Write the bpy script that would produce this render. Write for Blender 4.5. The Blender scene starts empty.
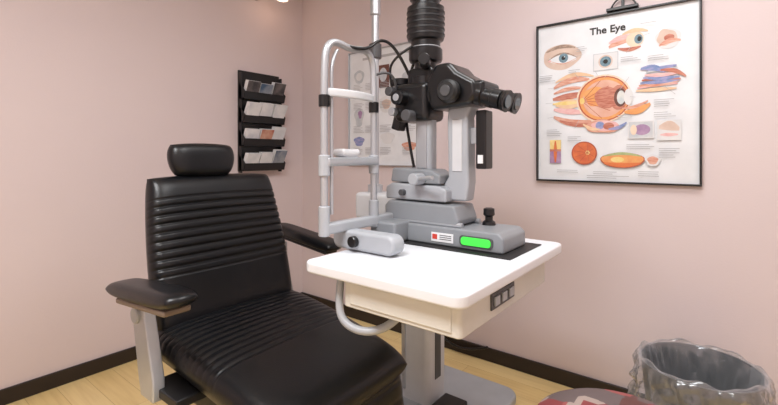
import bpy, bmesh, math, random
from mathutils import Vector, Matrix, noise
random.seed(4)
S=bpy.context.scene
try: S.view_settings.view_transform='Standard'
except Exception: pass
FZ=-0.03
# ---------------------------------------------------------------- materials
def mat(name,col,rough=.5,metal=0,col2=None,scale=8,bump=0,bscale=60,spec=.5,emit=0,alpha=1,coat=0,detail=3,stretch=None,lo=.38,hi=.62):
    m=bpy.data.materials.new(name); m.use_nodes=True
    nt=m.node_tree; b=nt.nodes['Principled BSDF']
    b.inputs['Base Color'].default_value=(*col,1)
    b.inputs['Roughness'].default_value=rough; b.inputs['Metallic'].default_value=metal
    b.inputs['Specular IOR Level'].default_value=spec
    b.inputs['Alpha'].default_value=alpha
    b.inputs['Coat Weight'].default_value=coat
    tc=nt.nodes.new('ShaderNodeTexCoord')
    c2=col2 if col2 else tuple(c*.93 for c in col)
    n=nt.nodes.new('ShaderNodeTexNoise'); n.inputs['Scale'].default_value=scale; n.inputs['Detail'].default_value=detail
    if stretch:
        mp=nt.nodes.new('ShaderNodeMapping'); mp.inputs['Scale'].default_value=stretch
        nt.links.new(tc.outputs['Object'],mp.inputs['Vector']); nt.links.new(mp.outputs['Vector'],n.inputs['Vector'])
    else: nt.links.new(tc.outputs['Object'],n.inputs['Vector'])
    r=nt.nodes.new('ShaderNodeValToRGB'); r.color_ramp.elements[0].position=lo; r.color_ramp.elements[1].position=hi
    r.color_ramp.elements[0].color=(*col,1); r.color_ramp.elements[1].color=(*c2,1)
    nt.links.new(n.outputs['Fac'],r.inputs['Fac']); nt.links.new(r.outputs['Color'],b.inputs['Base Color'])
    if emit:
        b.inputs['Emission Color'].default_value=(*col,1); b.inputs['Emission Strength'].default_value=emit
    if bump:
        n2=nt.nodes.new('ShaderNodeTexNoise'); n2.inputs['Scale'].default_value=bscale; n2.inputs['Detail'].default_value=4
        nt.links.new(tc.outputs['Object'],n2.inputs['Vector'])
        bp=nt.nodes.new('ShaderNodeBump'); bp.inputs['Strength'].default_value=bump; bp.inputs['Distance'].default_value=.01
        nt.links.new(n2.outputs['Fac'],bp.inputs['Height']); nt.links.new(bp.outputs['Normal'],b.inputs['Normal'])
    return m
M_wall=mat('wall_paint',(.705,.605,.608),.75,col2=(.69,.59,.597),scale=1.5,bump=.06,bscale=120)
M_ceil=mat('ceiling_paint',(.85,.84,.83),.9)
M_base=mat('baseboard_dark',(.022,.014,.011),.45)
M_leather=mat('black_leather',(.0035,.004,.0052),.33,col2=(.005,.0055,.007),bump=.07,bscale=220,spec=.42)
M_silver=mat('satin_silver',(.50,.52,.55),.35,metal=.55)
M_white=mat('white_laminate',(.78,.80,.84),.3,col2=(.76,.78,.82))
M_cream=mat('cream_panel',(.66,.65,.60),.5)
M_offwhite=mat('offwhite_enamel',(.62,.63,.65),.35)
M_grey=mat('instrument_grey',(.25,.265,.285),.4)
M_lgrey=mat('instrument_light_grey',(.40,.42,.45),.4)
M_dgrey=mat('dark_grey',(.07,.07,.075),.45)
M_black=mat('black_enamel',(.007,.007,.008),.28)
M_matte=mat('black_plastic',(.011,.011,.012),.5)
M_brown=mat('armrest_brown',(.20,.15,.11),.5)
M_green=mat('green_display',(.05,.75,.06),.4,emit=.35,col2=(.05,.75,.06))
M_glass=mat('lens_glass',(.05,.07,.09),.05,spec=.9)
M_paper=mat('poster_paper',(.80,.82,.85),.45)
M_label=mat('label_white',(.80,.81,.83),.5)
M_red=mat('label_red',(.6,.05,.03),.5)
M_ink=mat('ink',(.02,.02,.02),.6)
M_inkg=mat('ink_grey',(.45,.45,.47),.6)
def wood():
    m=bpy.data.materials.new('oak_laminate'); m.use_nodes=True; nt=m.node_tree; b=nt.nodes['Principled BSDF']
    tc=nt.nodes.new('ShaderNodeTexCoord')
    br=nt.nodes.new('ShaderNodeTexBrick'); br.inputs['Scale'].default_value=1
    br.inputs['Brick Width'].default_value=1.1; br.inputs['Row Height'].default_value=.13; br.inputs['Mortar Size'].default_value=.001
    br.inputs['Color1'].default_value=(.86,.67,.33,1); br.inputs['Color2'].default_value=(.80,.60,.27,1); br.inputs['Mortar'].default_value=(.50,.33,.13,1)
    nt.links.new(tc.outputs['Object'],br.inputs['Vector'])
    mp2=nt.nodes.new('ShaderNodeMapping'); mp2.inputs['Scale'].default_value=(2,26,2); nt.links.new(tc.outputs['Object'],mp2.inputs['Vector'])
    n=nt.nodes.new('ShaderNodeTexNoise'); n.inputs['Scale'].default_value=1.5; n.inputs['Detail'].default_value=6
    nt.links.new(mp2.outputs['Vector'],n.inputs['Vector'])
    mx=nt.nodes.new('ShaderNodeMix'); mx.data_type='RGBA'; mx.blend_type='MULTIPLY'; mx.inputs['Factor'].default_value=.35
    cr=nt.nodes.new('ShaderNodeValToRGB'); cr.color_ramp.elements[0].color=(.7,.6,.5,1); cr.color_ramp.elements[0].position=.3; cr.color_ramp.elements[1].color=(1.,1.,1.,1); cr.color_ramp.elements[1].position=.6
    nt.links.new(n.outputs['Fac'],cr.inputs['Fac'])
    nt.links.new(br.outputs['Color'],mx.inputs['A']); nt.links.new(cr.outputs['Color'],mx.inputs['B'])
    nt.links.new(mx.outputs['Result'],b.inputs['Base Color']); b.inputs['Roughness'].default_value=.38
    return m
M_wood=wood()
# ---------------------------------------------------------------- helpers
def empty(name,loc):
    e=bpy.data.objects.new(name,None); e.empty_display_size=.1; e.location=loc
    S.collection.objects.link(e); return e
def link(o,parent):
    S.collection.objects.link(o)
    if parent is not None:
        o.parent=parent; o.matrix_parent_inverse=Matrix.Translation(-Vector(parent.location))
    return o
def mesh_obj(name,bm,mats,parent=None,smooth=False):
    me=bpy.data.meshes.new(name); bmesh.ops.recalc_face_normals(bm,faces=bm.faces); bm.to_mesh(me); bm.free()
    if not isinstance(mats,(list,tuple)): mats=[mats]
    for m in mats: me.materials.append(m)
    if smooth:
        for p in me.polygons: p.use_smooth=True
    return link(bpy.data.objects.new(name,me),parent)
def bev(o,w,seg=3):
    if w>0:
        b=o.modifiers.new('bevel','BEVEL'); b.width=w; b.segments=seg; b.limit_method='ANGLE'; b.angle_limit=math.radians(40)
        for p in o.data.polygons: p.use_smooth=True
        w2=o.modifiers.new('wn','WEIGHTED_NORMAL')
    return o
def box(name,x0,x1,y0,y1,z0,z1,m,bevel=.004,parent=None,rot=None):
    bm=bmesh.new(); bmesh.ops.create_cube(bm,size=1)
    c=Vector(((x0+x1)/2,(y0+y1)/2,(z0+z1)/2))
    for v in bm.verts: v.co=Vector((v.co.x*(x1-x0),v.co.y*(y1-y0),v.co.z*(z1-z0)))
    if rot:
        from mathutils import Euler
        R=Euler(rot).to_matrix()
        for v in bm.verts: v.co=R@v.co
    for v in bm.verts: v.co+=c
    return bev(mesh_obj(name,bm,m,parent),bevel)
def prism(name,poly,y0,y1,m,bevel=.004,parent=None,axis='y'):
    bm=bmesh.new()
    def P(a,b,c):
        return {'y':(a,c,b),'z':(a,b,c),'x':(c,a,b)}[axis]
    A=[bm.verts.new(P(a,b,y0)) for a,b in poly]; B=[bm.verts.new(P(a,b,y1)) for a,b in poly]
    bm.faces.new(A); bm.faces.new(B[::-1]); n=len(poly)
    for i in range(n): bm.faces.new((A[i],A[(i+1)%n],B[(i+1)%n],B[i]))
    return bev(mesh_obj(name,bm,m,parent),bevel)
def lathe(name,p0,p1,prof,m,parent=None,n=32,bevel=0,caps=True):
    p0=Vector(p0);p1=Vector(p1);d=p1-p0; L=d.length; q=d.to_track_quat('Z','Y')
    bm=bmesh.new(); rings=[]
    for t,r in prof:
        rings.append([bm.verts.new(p0+q@Vector((r*math.cos(2*math.pi*i/n),r*math.sin(2*math.pi*i/n),t*L))) for i in range(n)])
    for a,b in zip(rings,rings[1:]):
        for i in range(n): bm.faces.new((a[i],a[(i+1)%n],b[(i+1)%n],b[i]))
    if caps: bm.faces.new(rings[0][::-1]); bm.faces.new(rings[-1])
    o=mesh_obj(name,bm,m,parent,smooth=True)
    e=o.modifiers.new('es','EDGE_SPLIT'); e.split_angle=math.radians(35)
    return o
def cyl(name,p0,p1,r,m,parent=None,r1=None,n=28):
    r1=r if r1 is None else r1
    L=(Vector(p1)-Vector(p0)).length; c=min(.12*min(r,r1),.3*L)
    return lathe(name,p0,p1,[(0,r-c),(c/L,r),(1-c/L,r1),(1,r1-c)],m,parent,n)
def tube(name,pts,r,m,parent=None,smooth=True,radii=None):
    cu=bpy.data.curves.new(name,'CURVE'); cu.dimensions='3D'; cu.bevel_depth=r; cu.bevel_resolution=5; cu.resolution_u=10; cu.use_fill_caps=True
    if smooth:
        sp=cu.splines.new('NURBS'); sp.points.add(len(pts)-1); sp.order_u=3; sp.use_endpoint_u=True
    else:
        sp=cu.splines.new('POLY'); sp.points.add(len(pts)-1)
    for i,p in enumerate(pts):
        sp.points[i].co=(*p,1); sp.points[i].radius=radii[i] if radii else 1
    cu.materials.append(m)
    return link(bpy.data.objects.new(name,cu),parent)
def cushion(name,w,h,T,f,m,parent,k=.25,ex=8,ribs=None,n=(40,110),crown=0):
    bm=bmesh.new(); nx,ny=n
    def smp(i,N):
        t=-1+2*i/N; return math.sin(t*math.pi/2)*.55+t*.45
    def edge(a,b):
        e=max(0,(1-abs(a)**ex))*max(0,(1-abs(b)**ex)); return e**.42
    fr={};bk={}
    for i in range(nx+1):
        for j in range(ny+1):
            a=smp(i,nx);b=smp(j,ny)
            x=a*w/2*math.sqrt(1-k*b*b/2); y=b*h/2*math.sqrt(1-k*a*a/2)
            e=edge(a,b); t=T/2*e+crown*(1-a*a)*(1-b*b)
            if ribs:
                b0,b1,c,dp=ribs
                if b0<=b<=b1:
                    s=(b-b0)/(b1-b0)*c; fr_=abs(s-round(s)); 
                    t-=dp*math.exp(-(fr_/.13)**2)*min(1,e*1.3)
            fr[i,j]=bm.verts.new(f(x,y,t))
            bk[i,j]=fr[i,j] if (i in(0,nx) or j in(0,ny)) else bm.verts.new(f(x,y,-T/2*e))
    for i in range(nx):
        for j in range(ny):
            bm.faces.new((fr[i,j],fr[i+1,j],fr[i+1,j+1],fr[i,j+1]))
            q=(bk[i,j],bk[i,j+1],bk[i+1,j+1],bk[i+1,j])
            try: bm.faces.new(q)
            except ValueError: pass
    return mesh_obj(name,bm,m,parent,smooth=True)
def flats(name,shapes,y,mats,parent):
    bm=bmesh.new()
    for i,(poly,mi) in enumerate(shapes):
        vs=[bm.verts.new((a,y-.00010*i,b)) for a,b in poly]
        fc=bm.faces.new(vs); fc.material_index=mi
    return mesh_obj(name,bm,mats,parent)
def ell(cx,cz,rx,rz,wob=0,n=28,rot=0,seed=0):
    out=[]
    for i in range(n):
        t=2*math.pi*i/n; s=1+wob*math.sin(3*t+seed)+wob*.7*math.sin(5*t+seed*2.1)
        x=rx*s*math.cos(t);z=rz*s*math.sin(t)
        out.append((cx+x*math.cos(rot)-z*math.sin(rot),cz+x*math.sin(rot)+z*math.cos(rot)))
    return out
def rc(cx,cz,w,h): return [(cx-w/2,cz-h/2),(cx+w/2,cz-h/2),(cx+w/2,cz+h/2),(cx-w/2,cz+h/2)]
# ---------------------------------------------------------------- room
WL=.03; RX=4.0; RY=-3.6; HC=2.6
box('floor',WL-.1,RX+.1,RY-.1,.1,FZ-.08,FZ,M_wood,0)
box('ceiling',WL-.1,RX+.1,RY-.1,.1,HC,HC+.08,M_ceil,0)
box('wall_left',WL-.1,WL,RY-.1,.1,FZ,HC,M_wall,0)
box('wall_back',WL,RX,0,.1,FZ,HC,M_wall,0)
box('wall_right',RX,RX+.1,RY-.1,.1,FZ,HC,M_wall,0)
box('wall_front',WL,RX,RY-.1,RY,FZ,HC,M_wall,0)
BH=.08
def bb(name,x0,x1,y0,y1):
    box(name,x0,x1,y0,y1,FZ,FZ+BH,M_base,.004)
bb('baseboard_left',WL,WL+.014,RY+.014,-.014); bb('baseboard_back',WL,RX,-.014,0)
bb('baseboard_right',RX-.014,RX,RY+.014,-.014); bb('baseboard_front',WL,RX,RY,RY+.014)
# ---------------------------------------------------------------- exam chair
C=empty('exam_chair',(1.5,-1.39,FZ))
cv=-1.39
def back_f(x,y,n,cz=.818,cu=1.130,L=math.radians(15)):
    curve=.06*(x/.3)**2*.3
    up=Vector((-math.sin(L),0,math.cos(L))); nn=Vector((math.cos(L),0,math.sin(L)))
    tap=1-.09*max(0,(y+.3)/.6)**1.3
    return Vector((cu,cv,cz))+up*y+nn*(n+curve)+Vector((0,x*tap,0))
cushion('backrest',.625,.615,.115,back_f,M_leather,C,k=.17,ex=10,ribs=(-.30,.70,9,.011),crown=.010,n=(36,170))
def backshell(x,y,n): return back_f(x,y,n-.055)
cushion('backrest_shell',.58,.58,.05,backshell,M_matte,C,k=.2,n=(20,20))
def head_f(x,y,n):
    L=math.radians(8); up=Vector((-math.sin(L),0,math.cos(L))); nn=Vector((math.cos(L),0,math.sin(L)))
    return Vector((1.065,cv-.05,1.178))+up*y+nn*(n+.5*x*x)+Vector((0,x*(1+.9*y),0))
cushion('headrest',.285,.145,.085,head_f,M_leather,C,k=.5,ex=5,crown=.006,n=(30,24))
box('headrest_bracket',.985,1.015,cv-.07,cv+.03,1.0,1.17,M_silver,.004,C)
tube('headrest_post',[(1.0,cv-.02,.95),(1.0,cv-.02,1.16)],.012,M_silver,C)
def seat_z(u): return .525-.10*((u-1.2)/.72)**1.5 if u>1.2 else .525
def seat_f(x,y,n):
    u=1.54+y
    return Vector((u,cv+x*(1-.06*(y/.37)),seat_z(u)+n))
cushion('seat',.63,.75,.12,seat_f,M_leather,C,k=.10,ex=10,ribs=(-.75,.20,11,.006),crown=.012,n=(40,170))
def leg_f(x,y,n):
    L=math.radians(6); up=Vector((-math.sin(L),0,math.cos(L))); nn=Vector((math.cos(L),0,math.sin(L)))
    return Vector((1.885,cv,.235))+up*y+nn*n+Vector((0,x,0))
cushion('leg_rest',.565,.38,.08,leg_f,M_leather,C,k=.10,ex=8,ribs=(-.6,.8,4,.004),n=(24,60))
box('seat_frame',1.25,1.82,cv-.24,cv+.24,.32,.43,M_matte,.02,C)
lathe('pedestal',(1.5,cv,FZ),(1.5,cv,.34),[(0,.24),(.06,.24),(.12,.22),(.16,.13),(.2,.10),(.7,.095),(.72,.13),(1,.14)],M_dgrey,C,40)
box('foot_plate',1.86,2.08,cv-.2,cv+.2,.02,.045,M_silver,.008,C)
tube('foot_plate_arm',[(1.60,cv,.20),(1.75,cv,.10),(1.95,cv,.03)],.022,M_silver,C)
for s,nm,off,az,tl,wd in((-1,'a',-.035,.772,.09,.10),(1,'b',-.255,.800,-.12,.10)):
    vc=cv+s*.41
    def arm_f(x,y,n,vc=vc,off=off,az=az,tl=tl):
        return Vector((1.45+off+y,vc+x,az+n+tl*y))
    cushion('armrest_pad_'+nm,wd,.46,.052,arm_f,M_leather,C,k=.25,ex=6,n=(20,40))
    box('armrest_tray_'+nm,1.30+off,1.64+off,vc-.04,vc+.04,az-.040,az-.022,M_brown if s<0 else M_matte,.006,C,rot=(0,-tl,0))
    v0=vc-s*.045
    zb=az-.035
    prism('arm_bracket_'+nm,[(1.26+off,zb),(1.35+off,zb),(1.355+off,.66),(1.42+off,.47),(1.42+off,.40),(1.33+off,.40),(1.31+off,.46),(1.27+off,.62)],v0-.02,v0+.02,M_silver,.006,C)
    cyl('arm_pivot_'+nm,(1.30+off,v0-.03,.66),(1.30+off,v0+.03,.66),.028,M_lgrey,C)
    box('side_rail_'+nm,1.31 if s<0 else 1.08,1.5,min(cv+s*.24,v0),max(cv+s*.24,v0),.41,.44,M_matte,.005,C)
box('back_hinge',1.02,1.12,cv-.2,cv+.2,.40,.62,M_matte,.01,C,rot=(0,-.2,0))
# ---------------------------------------------------------------- instrument stand
T=empty('instrument_stand',(1.65,-.6,FZ))
zt=.87
def rrect(x0,x1,y0,y1,r,n=8):
    pts=[]
    for cx,cy,a0 in((x1-r,y1-r,0),(x0+r,y1-r,90),(x0+r,y0+r,180),(x1-r,y0+r,270)):
        for i in range(n+1):
            a=math.radians(a0+90*i/n); pts.append((cx+r*math.cos(a),cy+r*math.sin(a)))
    return pts
prism('table_top',rrect(1.785,2.35,-1.50,-.71,.035),zt-.036,zt,M_white,.008,T,axis='z')
prism('drawer_housing',rrect(1.93,2.325,-1.465,-.84,.015),.750,zt-.034,M_cream,.004,T,axis='z')
box('drawer_front',1.96,2.30,-1.469,-1.463,.762,.825,M_cream,.003,T)
box('switch_panel',2.325,2.330,-1.30,-1.14,.775,.82,M_dgrey,.002,T)
for i in range(3): box('switch_%d'%(i+1),2.330,2.335,-1.285+i*.05,-1.255+i*.05,.785,.81,M_lgrey,.001,T)
tube('table_handle',[(1.90,-1.44,.84),(1.895,-1.45,.76),(1.92,-1.46,.695),(2.00,-1.44,.675),(2.06,-1.38,.70),(2.08,-1.3,.76)],.012,M_lgrey,T)
prism('column',rrect(1.57,1.73,-.69,-.52,.03),FZ+.04,.98,M_offwhite,.004,T,axis='z')
box('column_slot',1.728,1.734,-.63,-.58,.12,.70,M_dgrey,.002,T)
box('column_trim',1.58,1.60,-.698,-.688,.06,.92,M_silver,.002,T)
box('swing_arm',1.70,2.05,-.90,-.74,.70,.752,M_silver,.015,T)
cyl('arm_hub',(1.68,-.72,.66),(1.68,-.72,.80),.09,M_offwhite,T)
prism('base_plate',rrect(1.40,2.02,-.90,-.28,.08),FZ,FZ+.045,M_lgrey,.012,T,axis='z')
box('foot_pedal',1.76,1.88,-.74,-.58,FZ+.045,FZ+.08,M_matte,.008,T)
box('column_head',1.26,1.60,-.69,-.53,.86,1.0,M_offwhite,.02,T)
lathe('instrument_pole',(1.34,-.61,.98),(1.34,-.61,2.45),[(0,.04),(.04,.04),(.045,.02),(.66,.02),(.665,.028),(1,.028)],M_silver,T)
cyl('pole_collar',(1.34,-.61,1.72),(1.34,-.61,1.80),.034,M_dgrey,T)
tube('pole_arm',[(1.34,-.61,2.38),(1.6,-.62,2.44),(2.0,-.6,2.42)],.022,M_silver,T)
# ---------------------------------------------------------------- slit lamp
L=empty('slit_lamp',(2.0,-.96,zt))
sv=-.97
box('rubber_mat',1.86,2.30,-1.10,-.81,zt,zt+.004,M_matte,.001,L)
prism('base_unit',[(1.80,.874),(2.26,.874),(2.26,.925),(2.24,.942),(1.84,.942),(1.80,.93)],-1.06,-.86,M_grey,.008,L)
prism('display_bezel',[(a,b) for a,b in rrect(2.10,2.225,.886,.922,.012)],-1.064,-1.058,M_dgrey,.001,L)
prism('green_display',[(a,b) for a,b in rrect(2.107,2.218,.890,.918,.012)],-1.067,-1.06,M_green,.001,L)
box('rating_label',1.985,2.075,-1.0625,-1.058,.888,.920,M_label,0,L)
box('rating_label_mark',1.99,2.01,-1.0635,-1.06,.896,.914,M_red,0,L)
for i in range(3): box('rating_line_%d'%i,2.02,2.068,-1.0635,-1.06,.897+i*.007,.899+i*.007,M_ink,0,L)
for k in(-.07,.07): cyl('rail%+d'%int(k*100),(1.80,sv+k,.95),(2.10,sv+k,.95),.010,M_silver,L)
prism('carriage',[(1.76,.945),(2.08,.945),(2.09,.965),(2.07,1.018),(1.775,1.022),(1.755,1.0)],-1.05,-.90,M_grey,.008,L)
prism('cross_slide',[(1.75,1.026),(2.03,1.026),(2.03,1.072),(2.0,1.085),(1.78,1.09),(1.75,1.075)],-1.035,-.91,M_lgrey,.008,L)
prism('swivel_block',[(1.77,1.094),(2.0,1.09),(2.0,1.125),(1.96,1.145),(1.78,1.15)],-1.03,-.92,M_grey,.008,L)
cyl('slide_knob',(1.92,-1.03,1.11),(1.92,-1.09,1.11),.022,M_lgrey,L)
tube('slide_lever',[(1.9,-1.05,1.10),(1.96,-1.10,1.115),(2.02,-1.11,1.12)],.008,M_silver,L)
cyl('slide_lock',(1.84,-1.03,1.055),(1.84,-1.055,1.055),.012,M_dgrey,L)
lathe('joystick',(2.14,-.91,.94),(2.14,-.91,1.005),[(0,.026),(.2,.023),(.3,.014),(.5,.014),(.6,.021),(.95,.020),(1,.012)],M_black,L)
prism('illumination_column',rrect(1.865,1.94,-1.0,-.94,.02),1.12,1.42,M_lgrey,.003,L,axis='z')
box('column_face',1.88,1.925,-1.004,-.999,1.15,1.38,M_silver,.001,L)
lathe('lamp_tower',(1.90,sv,1.40),(1.90,sv,1.87),[(0,.045),(.12,.045),(.13,.058),(.22,.058),(.23,.044),(.34,.044),(.35,.062),(.37,.066),(.45,.066),(.47,.058),(.52,.058),(.53,.07),(.55,.073),(.80,.073),(.82,.055),(.86,.055),(.87,.062),(1,.062)],M_black,L,40)
for i in range(5): lathe('tower_ring_%d'%i,(1.90,sv,1.665+i*.022),(1.90,sv,1.671+i*.022),[(0,.075),(1,.075)],M_matte,L,40)
cyl('tower_band',(1.90,sv,1.615),(1.90,sv,1.622),.0605,M_silver,L)
cyl('tower_knob',(1.93,sv-.05,1.55),(1.97,sv-.12,1.55),.022,M_black,L)
box('prism_head',1.79,1.95,-1.04,-.90,1.33,1.48,M_black,.025,L)
box('prism_hood',1.84,1.96,-1.02,-.92,1.46,1.54,M_black,.02,L)
cyl('slit_knob_1',(1.84,-1.03,1.42),(1.84,-1.085,1.42),.028,M_black,L)
cyl('slit_knob_2',(1.80,-1.02,1.37),(1.80,-1.065,1.37),.016,M_silver,L)
cyl('slit_knob_3',(1.88,-1.03,1.35),(1.88,-1.08,1.35),.022,M_dgrey,L)
cyl('slit_knob_4',(1.79,-1.02,1.45),(1.79,-1.07,1.45),.018,M_dgrey,L)
cyl('slit_knob_cap',(1.84,-1.085,1.42),(1.84,-1.088,1.42),.014,M_silver,L)
box('mirror_holder',1.76,1.80,-.99,-.94,1.30,1.44,M_matte,.006,L,rot=(0,.3,0))
cyl('filter_turret',(1.78,-.97,1.48),(1.78,-.97,1.51),.045,M_black,L)
cyl('objective',(1.93,sv,1.43),(1.99,sv,1.43),.06,M_black,L)
prism('microscope_body',[(1.97,1.365),(2.13,1.375),(2.16,1.41),(2.15,1.46),(2.08,1.50),(2.05,1.535),(1.99,1.535),(1.95,1.47)],-1.05,-.89,M_black,.018,L)
lathe('magnification_drum',(2.06,-1.09,1.425),(2.06,-.85,1.425),[(0,.033),(.04,.042),(.13,.042),(.15,.033),(.85,.033),(.87,.042),(.96,.042),(1,.033)],M_matte,L)
cyl('drum_cap',(2.06,-1.095,1.425),(2.06,-1.09,1.425),.02,M_dgrey,L)
for k in(-.036,.036):
    n_='a' if k<0 else 'b'
    lathe('eyepiece_'+n_,(2.12,sv+k,1.42),(2.255,sv+k*1.15,1.38),[(0,.038),(.35,.038),(.37,.030),(.6,.030),(.62,.034),(.84,.034),(.86,.028),(.9,.036),(1,.038)],M_black,L)
    cyl('eyepiece_lens_'+n_,(2.2545,sv+k*1.15,1.380),(2.2575,sv+k*1.15,1.3795),.024,M_glass,L)
box('prism_housing',2.10,2.18,-1.04,-.90,1.39,1.46,M_black,.015,L)
prism('microscope_arm',[(1.99,1.03),(2.09,1.03),(2.10,1.10),(2.095,1.34),(2.12,1.39),(2.02,1.39),(2.01,1.34),(2.015,1.12),(1.99,1.08)],-.995,-.93,M_lgrey,.010,L)
box('arm_face',2.035,2.075,-.999,-.994,1.14,1.33,M_offwhite,.002,L)
box('power_pack',2.125,2.165,-.99,-.93,1.15,1.36,M_black,.006,L)
box('power_pack_mark',2.135,2.155,-.993,-.989,1.17,1.20,M_label,0,L)
box('power_pack_bracket',2.09,2.14,-.97,-.95,1.24,1.30,M_silver,.003,L)
prism('elbow_rest',[(a,b) for a,b in rrect(1.73,2.005,zt+.004,zt+.070,.03)],-1.315,-1.25,M_lgrey,.012,L)
cyl('elbow_rest_knob',(1.84,-1.315,.907),(1.84,-1.335,.907),.019,M_black,L)
fu=1.78; va=-1.40; vb=-1.145
pts=[(fu,va,.975),(fu,va,1.2),(fu,va,1.50),(fu,va+.01,1.565),(fu,va+.05,1.59),(fu,va+.13,1.575),(fu,vb-.05,1.59),(fu,vb-.01,1.565),(fu,vb,1.50),(fu,vb,1.2),(fu,vb,.975)]
tube('chinrest_frame',pts,.0125,M_silver,L)
tube('chinrest_inner_guide',[(fu+.004,va+.03,1.0),(fu+.004,va+.03,1.4),(fu+.004,va+.028,1.52),(fu,va+.06,1.56)],.006,M_silver,L)
for v_ in(va,vb):
    n_='a' if v_==va else 'b'
    cyl('post_foot_'+n_,(fu,v_,.93),(fu,v_,1.03),.019,M_lgrey,L)
    cyl('post_clamp_'+n_,(fu,v_,1.36),(fu,v_,1.40),.019,M_black,L)
    cyl('height_knob_'+n_,(fu,v_,1.13),(fu,v_,1.20),.019,M_lgrey,L)
prism('chinrest_crossbar',[(fu-.03,1.162),(fu+.02,1.162),(fu+.025,1.175),(fu+.02,1.192),(fu-.03,1.192)],va,vb,M_silver,.005,L)
cushion('chin_cup',.09,.06,.03,lambda x,y,n:Vector((fu-.02+y,(va+vb)/2+x,1.205+n-.0*x+2.5*x*x)),M_offwhite,L,n=(16,12))
cushion('forehead_band',.25,.03,.012,lambda x,y,n:Vector((fu+.03-1.8*x*x*.9-n,(va+vb)/2+x,1.41+y)),M_offwhite,L,n=(24,8))
box('chinrest_lower_bar',fu-.02,fu+.02,va-.005,vb+.12,.935,.972,M_lgrey,.008,L)
box('chinrest_bracket',fu-.02,fu+.10,vb-.0,vb+.13,.875,.95,M_grey,.01,L)
tube('lamp_cable',[(fu,va+.08,1.585),(fu+.02,-1.22,1.57),(1.80,-1.12,1.65),(1.83,-1.05,1.6),(1.85,-1.0,1.50)],.006,M_black,L)
tube('scope_cable',[(1.84,-.95,1.60),(1.78,-.92,1.52),(1.77,-.93,1.40),(1.80,-.95,1.28),(1.83,-.95,1.15)],.006,M_black,L)
tube('scope_cable_2',[(1.88,-1.03,1.62),(1.80,-1.06,1.58),(1.78,-1.05,1.50),(1.80,-1.04,1.42)],.005,M_black,L)
tube('fixation_arm',[(fu,vb,1.50),(fu+.03,vb+.05,1.53),(fu+.04,vb+.1,1.47),(fu+.02,vb+.1,1.42)],.005,M_dgrey,L)
# ---------------------------------------------------------------- posters
def frame(P,x0,x1,z0,z1,w,m):
    box('frame_bottom',x0-w,x1+w,-.026,-.001,z0-w,z0,m,.002,P); box('frame_top',x0-w,x1+w,-.026,-.001,z1,z1+w,m,.002,P)
    box('frame_side_a',x0-w,x0,-.026,-.001,z0,z1,m,.002,P); box('frame_side_b',x1,x1+w,-.026,-.001,z0,z1,m,.002,P)
    box('paper',x0,x1,-.009,-.002,z0,z1,M_paper,0,P)
P=empty('eye_anatomy_poster',(2.37,0,1.48))
X0=2.016;Z0=1.068;W=.722;Hh=.832
frame(P,X0,X0+W,Z0,Z0+Hh,.009,M_black)
def pm(n,a,b,s=40,st=None): return mat(n,a,.6,col2=b,scale=s,stretch=st,lo=.3,hi=.7)
mats=dict(
 skin=pm('p_skin',(.62,.46,.38),(.72,.58,.50),18), brow=pm('p_brow',(.22,.15,.11),(.5,.36,.28),60,(1,1,3)),
 iris=pm('p_iris',(.10,.18,.24),(.22,.34,.40),90), muscle=pm('p_muscle',(.60,.22,.14),(.76,.48,.38),30,(1,1,5)),
 muscle2=pm('p_muscle_dark',(.42,.11,.07),(.62,.28,.20),34,(1,1,5)), fat=pm('p_fat',(.80,.60,.40),(.78,.50,.32),50),
 sclera=pm('p_sclera',(.84,.72,.56),(.80,.60,.46),25), choroid=pm('p_choroid',(.55,.16,.08),(.66,.26,.12),50),
 retina=pm('p_retina',(.80,.40,.14),(.74,.28,.10),30), vitreous=pm('p_vitreous',(.68,.34,.24),(.78,.50,.40),14),
 lens=pm('p_lens',(.55,.60,.62),(.75,.74,.70),30), dark=pm('p_dark',(.10,.04,.03),(.20,.08,.06),30),
 blue=pm('p_blue',(.14,.24,.46),(.40,.36,.58),40,(1,1,3)), pink=pm('p_pink',(.75,.38,.38),(.82,.56,.54),40,(1,1,4)),
 grey=pm('p_grey',(.46,.50,.54),(.62,.63,.65),30), purple=pm('p_purple',(.30,.17,.33),(.45,.30,.45),30),
 yellow=pm('p_yellow',(.78,.56,.16),(.86,.68,.34),30), fundus=pm('p_fundus',(.72,.20,.06),(.58,.12,.05),26),
 fundus2=pm('p_fundus_rim',(.42,.08,.04),(.5,.12,.06),30), green=pm('p_green',(.32,.40,.18),(.45,.50,.25),40),
 white=M_paper, ink=M_ink, line=M_inkg, text=M_inkg, palegrey=pm('p_pale',(.68,.69,.71),(.76,.75,.75),12),
 black=M_matte)
keys=list(mats); cm=[mats[k_] for k_ in keys]; ix={k_:i for i,k_ in enumerate(keys)}
def q(x,z): return X0-.008+x,Z0-.008+z
def E(x,z,rx,rz,k_,wob=0,rot=0,seed=0): a,b=q(x,z); return (ell(a,b,rx,rz,wob,32,rot,seed),ix[k_])
def R(x,z,w,h,k_): a,b=q(x,z); return (rc(a,b,w,h),ix[k_])
def G(pts,k_): return ([q(*p) for p in pts],ix[k_])
def LN(x0,z0,x1,z1,w=.0016,k_='line'):
    d=Vector((x1-x0,z1-z0)); d.normalize(); nx,nz=-d.y*w/2,d.x*w/2
    return G([(x0+nx,z0+nz),(x1+nx,z1+nz),(x1-nx,z1-nz),(x0-nx,z0-nz)],k_)
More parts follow.
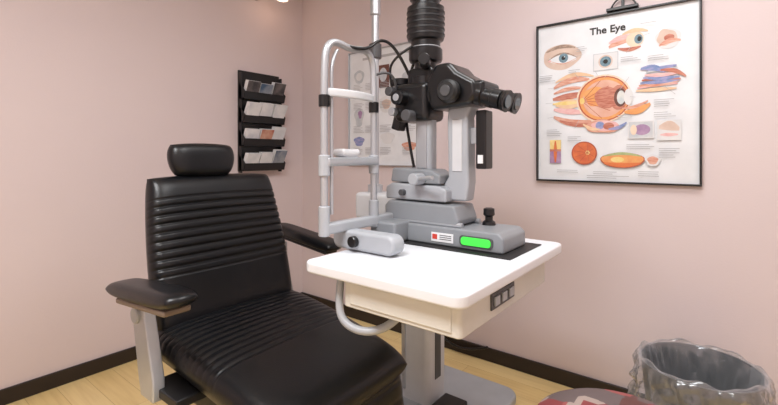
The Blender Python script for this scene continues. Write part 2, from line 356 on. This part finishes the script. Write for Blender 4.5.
def spindle(x0,z0,x1,z1,w,k_,bend=0):
    out=[];N=10
    d=Vector((x1-x0,z1-z0)); p=Vector((-d.y,d.x)).normalized()
    def c(t): return Vector((x0,z0))+d*t+p*bend*math.sin(math.pi*t)
    for i in range(N+1):
        t=i/N; out.append(tuple(c(t)+p*w*(.35+.65*math.sin(math.pi*t))/2))
    for i in range(N,-1,-1):
        t=i/N; out.append(tuple(c(t)-p*w*(.35+.65*math.sin(math.pi*t))/2))
    return G(out,k_)
sh=[]
sh+=[E(.13,.665,.098,.068,'skin',.03,0,1),spindle(.05,.700,.20,.705,.020,'brow',.018),spindle(.065,.655,.205,.652,.052,'white',.0),
 spindle(.06,.655,.21,.652,.010,'brow',.030),spindle(.07,.65,.205,.65,.005,'muscle',-.022),E(.14,.658,.024,.025,'iris'),E(.14,.658,.010,.011,'ink'),E(.145,.664,.003,.003,'white'),E(.068,.650,.008,.006,'pink')]
sh+=[spindle(.36,.68,.46,.705,.034,'muscle',.01),spindle(.36,.70,.47,.72,.026,'pink',.01),E(.475,.703,.038,.038,'sclera'),E(.49,.702,.018,.023,'iris'),E(.494,.702,.009,.012,'ink'),spindle(.40,.668,.50,.665,.020,'muscle2',-.01),
 spindle(.42,.735,.53,.735,.020,'fat',.012)]
sh+=[E(.61,.685,.050,.047,'palegrey',.05),E(.605,.69,.040,.038,'skin',.08,0,2),E(.615,.685,.020,.020,'muscle2',.05),spindle(.575,.655,.66,.67,.022,'muscle',.01)]
sh+=[R(.345,.612,.115,.088,'grey'),R(.345,.612,.108,.080,'palegrey'),E(.345,.612,.033,.033,'skin'),E(.345,.612,.026,.026,'iris'),E(.345,.612,.011,.011,'ink')]
for (a,b_,c_,d_,w_,k_,be) in [(.09,.50,.27,.53,.034,'muscle',.02),(.10,.53,.29,.545,.022,'fat',.025),(.085,.44,.25,.46,.035,'muscle2',.0),(.09,.47,.24,.49,.022,'muscle',.01),
  (.09,.345,.28,.315,.036,'muscle',-.02),(.12,.325,.30,.30,.022,'muscle2',-.015),(.09,.385,.24,.36,.034,'pink',0),(.10,.41,.24,.41,.05,'fat',0),(.085,.415,.22,.415,.020,'yellow',0)]:
    sh.append(spindle(a,b_,c_,d_,w_,k_,be))
sh+=[E(.335,.425,.128,.122,'sclera'),E(.335,.425,.120,.114,'fundus2'),E(.336,.425,.114,.108,'retina'),E(.338,.425,.100,.094,'vitreous'),E(.30,.44,.055,.05,'retina',.08)]
for a_ in (-.9,-.5,-.15,.25,.6,.95):
    sh.append(LN(.235,.42,.235+.15*math.cos(a_),.42+.12*math.sin(a_),.0024,'fundus2'))
sh+=[E(.350,.43,.055,.055,'muscle2',.03),E(.405,.425,.040,.062,'muscle2'),E(.412,.425,.028,.046,'dark'),E(.415,.425,.018,.034,'lens'),E(.448,.425,.020,.040,'palegrey'),E(.235,.42,.012,.016,'yellow'),
 spindle(.43,.35,.54,.385,.034,'retina',-.012),spindle(.42,.37,.53,.40,.016,'muscle',-.01)]
for i in range(9):
    zz=.45+.012*i; sh.append(spindle(.48+.006*i,zz,.66-.004*abs(i-4),zz+.01*math.sin(i),.018,['fat','pink','muscle','blue','muscle2','blue','pink','grey','blue'][i],.008*math.sin(i*2)))
sh+=[spindle(.50,.555,.60,.53,.028,'blue',.012),spindle(.58,.54,.68,.50,.020,'muscle2',.012)]
sh+=[E(.33,.285,.078,.034,'muscle',.06,-.05,3),E(.34,.288,.060,.026,'pink',.05),E(.32,.29,.020,.020,'blue'),E(.36,.285,.025,.018,'muscle2'),spindle(.24,.30,.32,.27,.018,'fat',-.01),spindle(.36,.27,.44,.30,.018,'blue',-.01)]
sh+=[R(.50,.262,.11,.085,'palegrey'),R(.50,.262,.10,.076,'grey'),E(.505,.262,.035,.026,'purple'),E(.47,.262,.014,.025,'sclera'),R(.615,.256,.095,.095,'palegrey'),spindle(.575,.27,.655,.26,.045,'skin',.012),spindle(.58,.235,.65,.235,.016,'pink')]
sh+=[R(.10,.190,.058,.062,'yellow'),R(.10,.128,.058,.062,'purple'),spindle(.10,.10,.10,.215,.018,'fundus'),R(.10,.165,.058,.012,'muscle2')]
sh+=[E(.245,.15,.062,.060,'fundus2'),E(.245,.15,.056,.054,'fundus'),E(.262,.152,.011,.011,'yellow')]
for a_ in (.5,1.2,2.2,2.9,3.6,4.3,5.2,5.9): sh.append(LN(.262,.152,.245+.05*math.cos(a_),.15+.048*math.sin(a_),.0022,'fundus2'))
sh+=[E(.42,.115,.098,.038,'fundus2',.02),E(.42,.117,.093,.034,'retina',.02),spindle(.34,.135,.50,.135,.014,'green',.012),spindle(.34,.10,.50,.10,.022,'fundus',-.01),E(.40,.117,.03,.014,'yellow'),
 E(.55,.115,.032,.028,'palegrey',.06),E(.55,.115,.022,.019,'muscle',.06)]
random.seed(9)
for (a,b_,c_,d_) in [(.36,.545,.34,.53),(.45,.52,.41,.46),(.20,.565,.22,.54),(.48,.42,.455,.425),(.20,.28,.22,.32),(.30,.565,.31,.545),(.05,.42,.09,.42),(.06,.50,.10,.50),(.06,.34,.10,.345),(.64,.42,.60,.46),(.24,.66,.21,.655),(.44,.64,.46,.67),(.54,.72,.50,.71)]:
    sh.append(LN(a,b_,c_,d_))
for (x,z,n_,w) in [(.06,.57,4,.09),(.46,.62,3,.09),(.58,.61,3,.1),(.10,.275,4,.09),(.60,.40,4,.09),(.50,.19,3,.12),(.62,.17,5,.09),(.17,.06,2,.12),(.36,.055,2,.14),(.55,.06,3,.12),(.20,.235,3,.07),(.20,.585,2,.06),(.44,.335,2,.08),(.60,.34,3,.09),(.24,.70,3,.06),(.54,.77,1,.08),(.36,.035,2,.2)]:
    for i in range(n_):
        ww=w*random.uniform(.6,1); sh.append(R(x+ww/2-w/2,z-i*.010,ww,.0028,'text'))
flats('illustrations',sh,-.0092,cm,P)
def text(name,s,x,y,z,size,m,parent,off=0):
    cu=bpy.data.curves.new(name,'FONT'); cu.body=s; cu.size=size; cu.align_x='CENTER'; cu.offset=off; cu.materials.append(m)
    o=bpy.data.objects.new(name,cu); link(o,parent); o.location=(x,y,z); o.rotation_euler=(math.pi/2,0,0); return o
text('title','The Eye',X0+.345,-.011,Z0+.748,.050,M_ink,P,off=.0012)
K=empty('wall_clip',(2.42,0,1.93))
box('clip_plate',2.36,2.50,-.035,0,1.915,1.93,M_black,.003,K); tube('clip_wire',[(2.38,-.02,1.93),(2.40,-.02,1.975),(2.47,-.02,1.975),(2.49,-.02,1.93)],.004,M_black,K)
box('clip_hanger',2.425,2.437,-.02,0,1.93,2.05,M_black,.002,K)
P2=empty('eye_chart_poster',(.95,0,1.53))
X0=.588;Z0=1.13
frame(P2,X0,X0+W,Z0,Z0+Hh,.007,M_silver)
sh=[R(.36,.785,.45,.018,'text'),E(.10,.66,.05,.05,'grey',.05),E(.10,.66,.03,.03,'palegrey'),E(.11,.52,.055,.03,'palegrey',.1),E(.10,.36,.045,.07,'grey',.1),E(.11,.38,.02,.03,'purple',.1),E(.10,.18,.05,.035,'blue',.1),
 R(.33,.64,.11,.16,'dark'),E(.33,.65,.035,.05,'grey'),E(.36,.44,.07,.06,'palegrey',.08),E(.36,.44,.04,.035,'skin',.08),E(.56,.60,.06,.06,'grey',.1),E(.56,.36,.06,.06,'skin',.1),E(.37,.20,.06,.04,'palegrey',.1),E(.56,.14,.06,.03,'muscle',.1)]
for cx in (.10,.22,.36,.56):
    for z0_ in (.60,.46,.29,.13):
        for i in range(5):
            ww=.11*random.uniform(.6,1); sh.append(R(cx+(ww-.11)/2,z0_-i*.011,ww,.003,'text'))
flats('printed_panels',sh,-.0092,cm,P2)
# ---------------------------------------------------------------- brochure rack
v0,v1=-.61,-.25
B=empty('brochure_rack',(WL,-.43,1.08))
box('back_board',WL,WL+.015,v0,v1,1.08,1.82,M_black,.004,B)
for vv in (v0,v1-.008): box('side_wall_%d'%(vv>-.4),WL+.01,WL+.05,vv,vv+.008,1.07,1.80,M_black,.002,B)
cov=[mat('cover_a',(.03,.03,.035),.35,col2=(.14,.12,.12),scale=14),mat('cover_b',(.05,.10,.18),.35,col2=(.30,.33,.38),scale=10),mat('cover_c',(.55,.57,.62),.35,col2=(.80,.80,.82),scale=9),mat('cover_d',(.80,.81,.83),.35,col2=(.66,.68,.72),scale=12),mat('cover_e',(.45,.14,.10),.35,col2=(.65,.40,.30),scale=12)]
pat=[(0,1,0),(3,3,3),(2,4,3),(3,3,1)]
for i,z in enumerate([1.63,1.46,1.29,1.11]):
    u0=WL+.018
    prism('pocket_%d'%i,[(u0,z-.025),(u0+.062,z-.025),(u0+.078,z+.03),(u0+.073,z+.03),(u0+.056,z-.017),(u0,z-.017)],v0,v1,M_black,.001,B)
    for k,vv in enumerate((v0,v1-.005)):
        prism('pocket_side_%d_%d'%(i,k),[(u0,z-.025),(u0+.062,z-.025),(u0+.078,z+.03),(u0,z+.10)],vv,vv+.005,M_matte,.001,B)
    for j in range(3):
        a=v0+.010+j*.113+random.uniform(-.002,.003)
        h=.105+random.uniform(-.012,.022); sl=.55+random.uniform(-.05,.15)
        prism('brochure_%d_%d'%(i,j),[(u0+.012,z-.016),(u0+.050,z-.016),(u0+.048+sl*h,z+h),(u0+.012+sl*h,z+h+.008)],a,a+.106,M_label,.001,B)
        prism('brochure_cover_%d_%d'%(i,j),[(u0+.051,z-.016),(u0+.0525,z-.016),(u0+.0505+sl*h,z+h-.002),(u0+.049+sl*h,z+h-.002)],a+.001,a+.105,cov[pat[i][j]],0,B)
# ---------------------------------------------------------------- wall sconce
Sc=empty('wall_sconce',(WL,-.42,2.36))
cyl('mount',(WL,-.46,2.40),(WL+.02,-.46,2.40),.03,M_black,Sc)
tube('gooseneck',[(WL+.02,-.46,2.40),(WL+.08,-.46,2.38),(WL+.13,-.42,2.37),(WL+.17,-.40,2.42),(WL+.2,-.36,2.42)],.007,M_black,Sc)
lathe('shade',(WL+.2,-.36,2.43),(WL+.2,-.36,2.355),[(0,.012),(.3,.022),(1,.04)],M_offwhite,Sc,caps=False)
# ---------------------------------------------------------------- waste bin
bx,by=2.75,-.37; rz=.40
Wb=empty('waste_bin',(bx,by,FZ))
M_bin=mat('bin_plastic',(.10,.104,.11),.4,col2=(.095,.10,.105))
def bagmat():
    m=bpy.data.materials.new('clear_liner'); m.use_nodes=True; nt=m.node_tree; nt.nodes.clear()
    out=nt.nodes.new('ShaderNodeOutputMaterial'); tr=nt.nodes.new('ShaderNodeBsdfTransparent'); tr.inputs[0].default_value=(.96,.965,.97,1)
    df=nt.nodes.new('ShaderNodeBsdfPrincipled'); df.inputs['Base Color'].default_value=(.70,.72,.75,1); df.inputs['Roughness'].default_value=.2; df.inputs['Specular IOR Level'].default_value=1.0
    df.inputs['Metallic'].default_value=.6
    lw=nt.nodes.new('ShaderNodeLayerWeight'); lw.inputs[0].default_value=.5
    mr=nt.nodes.new('ShaderNodeMapRange'); mr.inputs['From Min'].default_value=.25; mr.inputs['To Min'].default_value=.22; mr.inputs['To Max'].default_value=.95
    nt.links.new(lw.outputs['Facing'],mr.inputs['Value'])
    mx=nt.nodes.new('ShaderNodeMixShader'); nt.links.new(mr.outputs['Result'],mx.inputs[0]); nt.links.new(tr.outputs[0],mx.inputs[1]); nt.links.new(df.outputs[0],mx.inputs[2]); nt.links.new(mx.outputs[0],out.inputs[0])
    return m
M_bag=bagmat()
bm=bmesh.new(); n=150
random.seed(3)
def crumple(x,y,z):
    p=Vector((x*22,y*22,z*13)); d,_=noise.voronoi(p); p2=Vector((x*48,y*48,z*30)); d2,_=noise.voronoi(p2)
    return (d[1]-d[0])*.9+(d2[1]-d2[0])*.4
ZS=[(.135,.0,.010),(.140,.05,.014),(.146,.10,.018),(.152,.15,.018),(.157,.20,.018),(.162,.24,.018),(.166,.27,.018),(.170,.30,.018),(.174,.33,.016),(.178,.355,.012),(.183,.38,.007),(.188,rz,.004),(.192,rz+.010,.004),(.200,rz+.012,.004),(.206,rz+.002,.006)]
NO=len(ZS)-1
for i in range(1,22): ZS.append((.209+.0008*i,rz-.010*i,.014+.0012*i))
rs=[]
for k,(r,z,am) in enumerate(ZS):
    o=[]
    for i in range(n):
        t=2*math.pi*i/n
        outer=k>=NO
        c=crumple(math.cos(t)*r,math.sin(t)*r,z+(5 if outer else 0))
        fold=.5+.5*math.sin(11*t+1.7*math.sin(3*t))
        rr=r+am*(c*1.5-.6)+(am*.6*fold if outer else 0)
        dz=.012*math.sin(5*t)+.010*math.sin(9*t+1) if k==len(ZS)-1 else 0
        if NO-3<=k<=NO-1: dz=.006*math.sin(7*t)+.004*math.sin(13*t+2)
        o.append(bm.verts.new((bx+rr*math.cos(t),by+rr*math.sin(t),z+dz)))
    rs.append(o)
for a,b in zip(rs,rs[1:]):
    for i in range(n): bm.faces.new((a[i],a[(i+1)%n],b[(i+1)%n],b[i]))
bm.faces.new(rs[0])
mesh_obj('bin_liner_bag',bm,M_bag,Wb,smooth=True)
lathe('bin_body',(bx,by,FZ),(bx,by,rz),[(0,.14),(.02,.15),(.97,.192),(1,.198),(1,.190),(.05,.142),(.04,.0)],M_bin,Wb,48,caps=False)
# ---------------------------------------------------------------- patterned stool
sx,sy=2.62,-1.16
St=empty('patterned_stool',(sx,sy,FZ))
m=bpy.data.materials.new('patchwork_fabric'); m.use_nodes=True; nt=m.node_tree; b=nt.nodes['Principled BSDF']; b.inputs['Roughness'].default_value=.6
tc=nt.nodes.new('ShaderNodeTexCoord'); vo=nt.nodes.new('ShaderNodeTexVoronoi'); vo.inputs['Scale'].default_value=15; vo.distance='CHEBYCHEV'
cr=nt.nodes.new('ShaderNodeValToRGB'); cr.color_ramp.interpolation='CONSTANT'
els=cr.color_ramp.elements; els[0].color=(.22,.04,.045,1); els[0].position=0; els[1].color=(.11,.04,.035,1); els[1].position=.4
for p_,c_ in((.6,(.30,.07,.07,1)),(.76,(.34,.27,.24,1)),(.88,(.12,.09,.09,1))):
    e=els.new(p_); e.color=c_
sp=nt.nodes.new('ShaderNodeSeparateColor')
nt.links.new(tc.outputs['Object'],vo.inputs['Vector']); nt.links.new(vo.outputs['Color'],sp.inputs['Color']); nt.links.new(sp.outputs['Red'],cr.inputs['Fac']); nt.links.new(cr.outputs['Color'],b.inputs['Base Color'])
lathe('seat_cushion',(sx,sy,.43),(sx,sy,.508),[(0,.19),(.1,.212),(.4,.222),(.75,.212),(.92,.19),(1,.14),(1.01,.0)],m,St,48)
cyl('seat_plate',(sx,sy,.40),(sx,sy,.435),.16,M_matte,St)
cyl('gas_lift',(sx,sy,.06),(sx,sy,.40),.025,M_silver,St)
for i in range(5):
    a=2*math.pi*i/5+.3; ex_,ey_=sx+.24*math.cos(a),sy+.24*math.sin(a)
    tube('leg_%d'%(i+1),[(sx,sy,.09),(sx+.12*math.cos(a),sy+.12*math.sin(a),.08),(ex_,ey_,.045)],.016,M_matte,St)
    cyl('caster_%d'%(i+1),(ex_-.012*math.sin(a),ey_+.012*math.cos(a),FZ+.028),(ex_+.012*math.sin(a),ey_-.012*math.cos(a),FZ+.028),.028,M_black,St)
    cyl('caster_stem_%d'%(i+1),(ex_,ey_,FZ+.03),(ex_,ey_,.055),.008,M_silver,St)
pc=empty('power_cord',(1.5,-.1,FZ))
tube('cord',[(1.60,-.42,FZ+.008),(1.45,-.2,FZ+.008),(1.30,-.06,FZ+.008),(1.36,-.03,FZ+.10),(1.5,-.03,FZ+.03),(1.65,-.04,FZ+.06),(1.72,-.025,FZ+.09)],.007,M_black,pc)
# ---------------------------------------------------------------- lights
def area(name,loc,sx_,sy_,pw,col):
    l=bpy.data.lights.new(name,'AREA'); l.shape='RECTANGLE'; l.size=sx_; l.size_y=sy_; l.energy=pw; l.color=col
    o=bpy.data.objects.new(name,l); o.location=loc; S.collection.objects.link(o); return o
M_panel=mat('light_panel',(1,.98,.95),.5,emit=2,col2=(1,.98,.95))
for i,(x,y,p) in enumerate([(2.2,-2.5,53),(2.7,-1.0,18)]):
    F=empty('ceiling_light' if i==0 else 'ceiling_light.001',(x,y,HC))
    box('panel',x-.55,x+.55,y-.28,y+.28,HC-.02,HC-.001,M_panel,.002,F)
    a=area('panel_lamp_%d'%i,(x,y,HC-.03),1.1,.56,p,(.975,.985,1)); a.parent=F; a.matrix_parent_inverse=Matrix.Translation(-Vector(F.location))
l=bpy.data.lights.new('sconce_lamp','POINT'); l.energy=.5; l.color=(1,.65,.42); l.shadow_soft_size=.035
o=bpy.data.objects.new('sconce_lamp',l); link(o,Sc); o.location=(WL+.2,-.36,2.33)
w=bpy.data.worlds.new('w'); S.world=w; w.use_nodes=True; w.node_tree.nodes['Background'].inputs[0].default_value=(.9,.9,1,1); w.node_tree.nodes['Background'].inputs[1].default_value=.3
# ---------------------------------------------------------------- camera
cd=bpy.data.cameras.new('camera'); cd.lens=36*429/778; cd.sensor_width=36; cd.shift_y=-47.5/778; cd.clip_start=.02
co=bpy.data.objects.new('camera',cd); co.location=(2.829,-2.389,1.2); co.rotation_euler=(math.pi/2,0,math.radians(38.1)); S.collection.objects.link(co); S.camera=co
